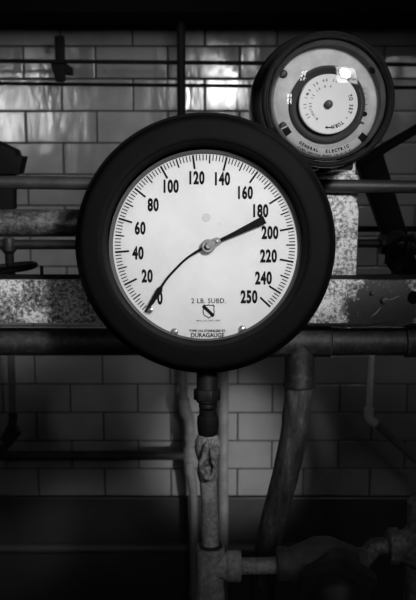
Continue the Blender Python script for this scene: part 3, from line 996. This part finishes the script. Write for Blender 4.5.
ring = [wc + Vector((17 * s * math.cos(t), 0, 17 * s * math.sin(t))) for t in [2 * math.pi * i / 40 for i in range(41)]]
tube(bm, ring, 2.4 * s, 12)
for i in range(5):
    t = i * math.pi * 0.4 + 0.3
    tube(bm, [wc, wc + Vector((17 * s * math.cos(t), 0, 17 * s * math.sin(t)))], 1.6 * s, 8)
tube(bm, [wc + Vector((0, -0.008, 0)), wc + Vector((0, 0.06, 0))], 2.6 * s, 12)
obj('handwheel', bm, M['sooty_steel'], gv)
bm = bmesh.new()
tube(bm, [P(357, 229, 1.518), Vector((XR, 1.518, P(357, 229, 1.518).z))], 3.0 * S(229, 1.518), 16)
single('conduit', bm, M['sooty_steel'], 'thin black level conduit right of the plate, above the gate valve', 'conduit', P(375, 229, 1.518))

# ================================================================== on the back wall, upper part
YC = 2.22
rod = thing('conduit', 'thin black conduit across the upper tiles, with a strap', 'conduit', P(60, 61, YC))
bm = bmesh.new()
ra, rb = P(0, 61, YC), P(416, 64.5, YC)
dv = (rb - ra) / (rb.x - ra.x)
tube(bm, [ra + dv * (XL - ra.x), rb + dv * (XR - rb.x)], 2.1 * S(61, YC), 16)
obj('tube', bm, M['sooty_steel'], rod)
bm = bmesh.new()
b0, b1 = P(56.2, 82, YC + 0.02), P(64.3, 36, YC + 0.02)
box(bm, (b0.x, YC + 0.010, b0.z), (b1.x, YC + 0.028, b1.z), bev=0.002)
box(bm, (b0.x + 0.004, YC + 0.02, b0.z + 0.03), (b1.x - 0.004, YW, b0.z + 0.05))
tr = [P(48.5, 59.5, YC), P(57, 59.5, YC), P(57, 80, YC), P(55, 80, YC)]
prism(bm, [(p.x, p.z) for p in tr], YC + 0.008, YC + 0.022, Matrix(((1, 0, 0, 0), (0, 0, 1, 0), (0, 1, 0, 0), (0, 0, 0, 1))))
obj('bracket', bm, M['sooty_steel'], rod)
bm = bmesh.new()  # added rod in place of the upper conduit's shadow line on the tiles
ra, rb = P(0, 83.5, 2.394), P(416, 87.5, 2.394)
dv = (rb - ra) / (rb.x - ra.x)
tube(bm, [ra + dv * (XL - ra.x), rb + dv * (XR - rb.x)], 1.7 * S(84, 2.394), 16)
single('conduit', bm, M['sooty_steel'], 'added dark rod standing in for the conduit shadow line on the upper tiles', 'conduit', ra)
YQ = 2.12
bm = bmesh.new()
q0 = P(181, 10, YQ)
tube(bm, [Vector((q0.x, YQ, WTOP)), Vector((q0.x, YQ, P(181, 330, YQ).z))], 4.3 * S(60, YQ), 20)
single('hanger_pipe', bm, M['sooty_steel'], 'upright black pipe on the tiled wall just above the gauge top', 'pipe', Vector((q0.x, YQ, P(181, 100, YQ).z)))

# ================================================================== lower wall pipes
YO = 2.335
so = S(430, YO)
cd = thing('drain_pipe', 'thin upright grey pipe with stacked unions left of the gauge stem', 'pipe', P(190, 590, YO))
bm = bmesh.new()
tube(bm, [P(182.5, 345, YO), P(183.5, 404, YO)], 4.4 * so, 20); obj('upper_length', bm, M['drain_paint'], cd)
bm = bmesh.new()
tube(bm, [P(183.3, 399, YO), P(183.8, 404, YO), P(185.5, 412, YO), P(189, 419, YO), P(189.5, 426, YO)], [6 * so, 6.4 * so, 6.4 * so, 5.6 * so, 5.4 * so], 20)
obj('elbow', bm, M['drain_paint'], cd)
bm = bmesh.new()
c = P(189.5, 422, YO)
lathe(bm, [(4 * so, 0), (5.6 * so, -0.01), (5.2 * so, -0.03), (6.2 * so, -0.033), (6.2 * so, -0.05), (5 * so, -0.054), (5 * so, -0.07), (6.4 * so, -0.073), (7.4 * so, -0.09), (6.8 * so, -0.115), (5 * so, -0.12), (5.4 * so, -0.145), (4.5 * so, -0.16)], Matrix.Translation(c), 28)
obj('union', bm, M['drain_paint'], cd)
bm = bmesh.new()
tube(bm, [P(190.5, 470, YO), P(192.5, 486, YO), P(193.5, 500, YO), P(193.8, 592, YO)], [4.6 * so, 4.9 * so, 4.2 * so, 4.2 * so], 20); obj('lower_length', bm, M['drain_paint'], cd)
bm = bmesh.new()
tube(bm, [P(193.8, 588, YO), Vector((P(193.8, 640, YO).x, YO, 0))], 5.8 * so, 20); obj('end_cap', bm, M['mid_pipe'], cd)
bm = bmesh.new()
q0 = P(223.5, 345, 2.33)
zq = P(223.5, 700, 2.33).z
tube(bm, [q0, Vector((q0.x, 2.33, max(zq, 0)))], 5.4 * S(450, 2.33), 24)
single('standpipe', bm, M['pale_pipe'], 'straight pale upright pipe on the tiles behind the gauge stem', 'pipe', Vector((q0.x, 2.33, max(zq, 0))))
bm = bmesh.new()
za = P(90, 455.5, 2.335).z
tube(bm, [(XL, 2.335, za), (P(184, 455, 2.335).x, 2.335, za)], 4.6 * S(455, 2.335), 20)
single('branch_pipe', bm, M['dark_iron'], 'dark level pipe low on the left, crossing the dim tiles', 'pipe', P(90, 455.5, 2.335))
bm = bmesh.new()
za = P(140, 548, 2.378).z
tube(bm, [(XL, 2.378, za), (XR, 2.378, za)], 5 * S(548, 2.378), 20)
single('floor_pipe', bm, plain('dull_pipe_paint', 0.075, 0.55), 'grey level pipe along the dark dado near the bottom', 'pipe', (0, 2.378, za))
YS = 2.2
ls = thing('riser_pipe', 'thin upright pipe at lower left edge below the steam pipe', 'pipe', P(13, 420, YS))
bm = bmesh.new()
tube(bm, [P(10.5, 345, YS), P(13, 418, YS)], 3.6 * S(380, YS), 18); obj('straight', bm, M['pale_pipe'], ls)
bm = bmesh.new()
tube(bm, catmull([P(13, 412, YS), P(12, 424, YS), P(4, 440, YS), P(-20, 475, YS), P(-400, 900, YS)], 6), 4.4 * S(420, YS), 18); obj('bend', bm, M['dark_iron'], ls)
rs = thing('bent_pipe', 'thin pipe dropping then turning diagonally to the right at lower right edge', 'pipe', P(369, 415, YS))
bm = bmesh.new()
s = S(400, YS)
tube(bm, [P(372, 345, YS), P(369, 414, YS)], 3.1 * s, 18); obj('straight', bm, M['lit_pipe'], rs)
bm = bmesh.new()
tube(bm, catmull([P(369.2, 408, YS), P(368.6, 415, YS), P(371, 420, YS), P(376, 424, YS)], 5), 4.6 * s, 18); obj('elbow', bm, M['lit_pipe'], rs)
bm = bmesh.new()
tube(bm, [P(373, 421, YS), P(410, 454, YS), P(440, 480, YS), P(780, 775, YS)], 3.9 * s, 18); obj('diagonal', bm, M['mid_pipe'], rs)

# ================================================================== light
def spot(name, loc, target, power, ang, blend, radius):
    l = bpy.data.lights.new(name, 'SPOT')
    l.energy = power; l.spot_size = R(ang); l.spot_blend = blend; l.shadow_soft_size = radius
    o = bpy.data.objects.new(name, l)
    COL.objects.link(o)
    o.location = loc
    o.rotation_euler = (Vector(target) - Vector(loc)).to_track_quat('-Z', 'Y').to_euler()
    return o
gc = GM.translation
spot('work_lamp', (0.58, -0.55, 2.2), gc + Vector((0, 0, 0.06)), 116, 21, 1.0, 0.10)
spot('low_lamp', (0.62, 1.1, 0.9), P(238, 452, YW), 46, 22, 0.8, 0.05)
l = bpy.data.lights.new('tile_fill', 'AREA'); l.shape = 'RECTANGLE'; l.size = 0.18; l.size_y = 0.20; l.energy = 0.48; l.spread = R(60)  # added area light, no lamp hangs there; brightens the upper tiles
o = bpy.data.objects.new('tile_fill', l); COL.objects.link(o)
o.location = (0.05, 1.0, 1.915); o.rotation_euler = (R(81), 0, R(14))

w = bpy.data.worlds.new('world')
scene.world = w
w.use_nodes = True
w.node_tree.nodes['Background'].inputs['Color'].default_value = g(0.5)
w.node_tree.nodes['Background'].inputs['Strength'].default_value = 0.004

vs = scene.view_settings
vs.view_transform = 'Standard'
vs.look = 'None'
vs.gamma = 1
vs.use_curve_mapping = False
vs.exposure = 0.0
scene.cycles.use_denoising = True
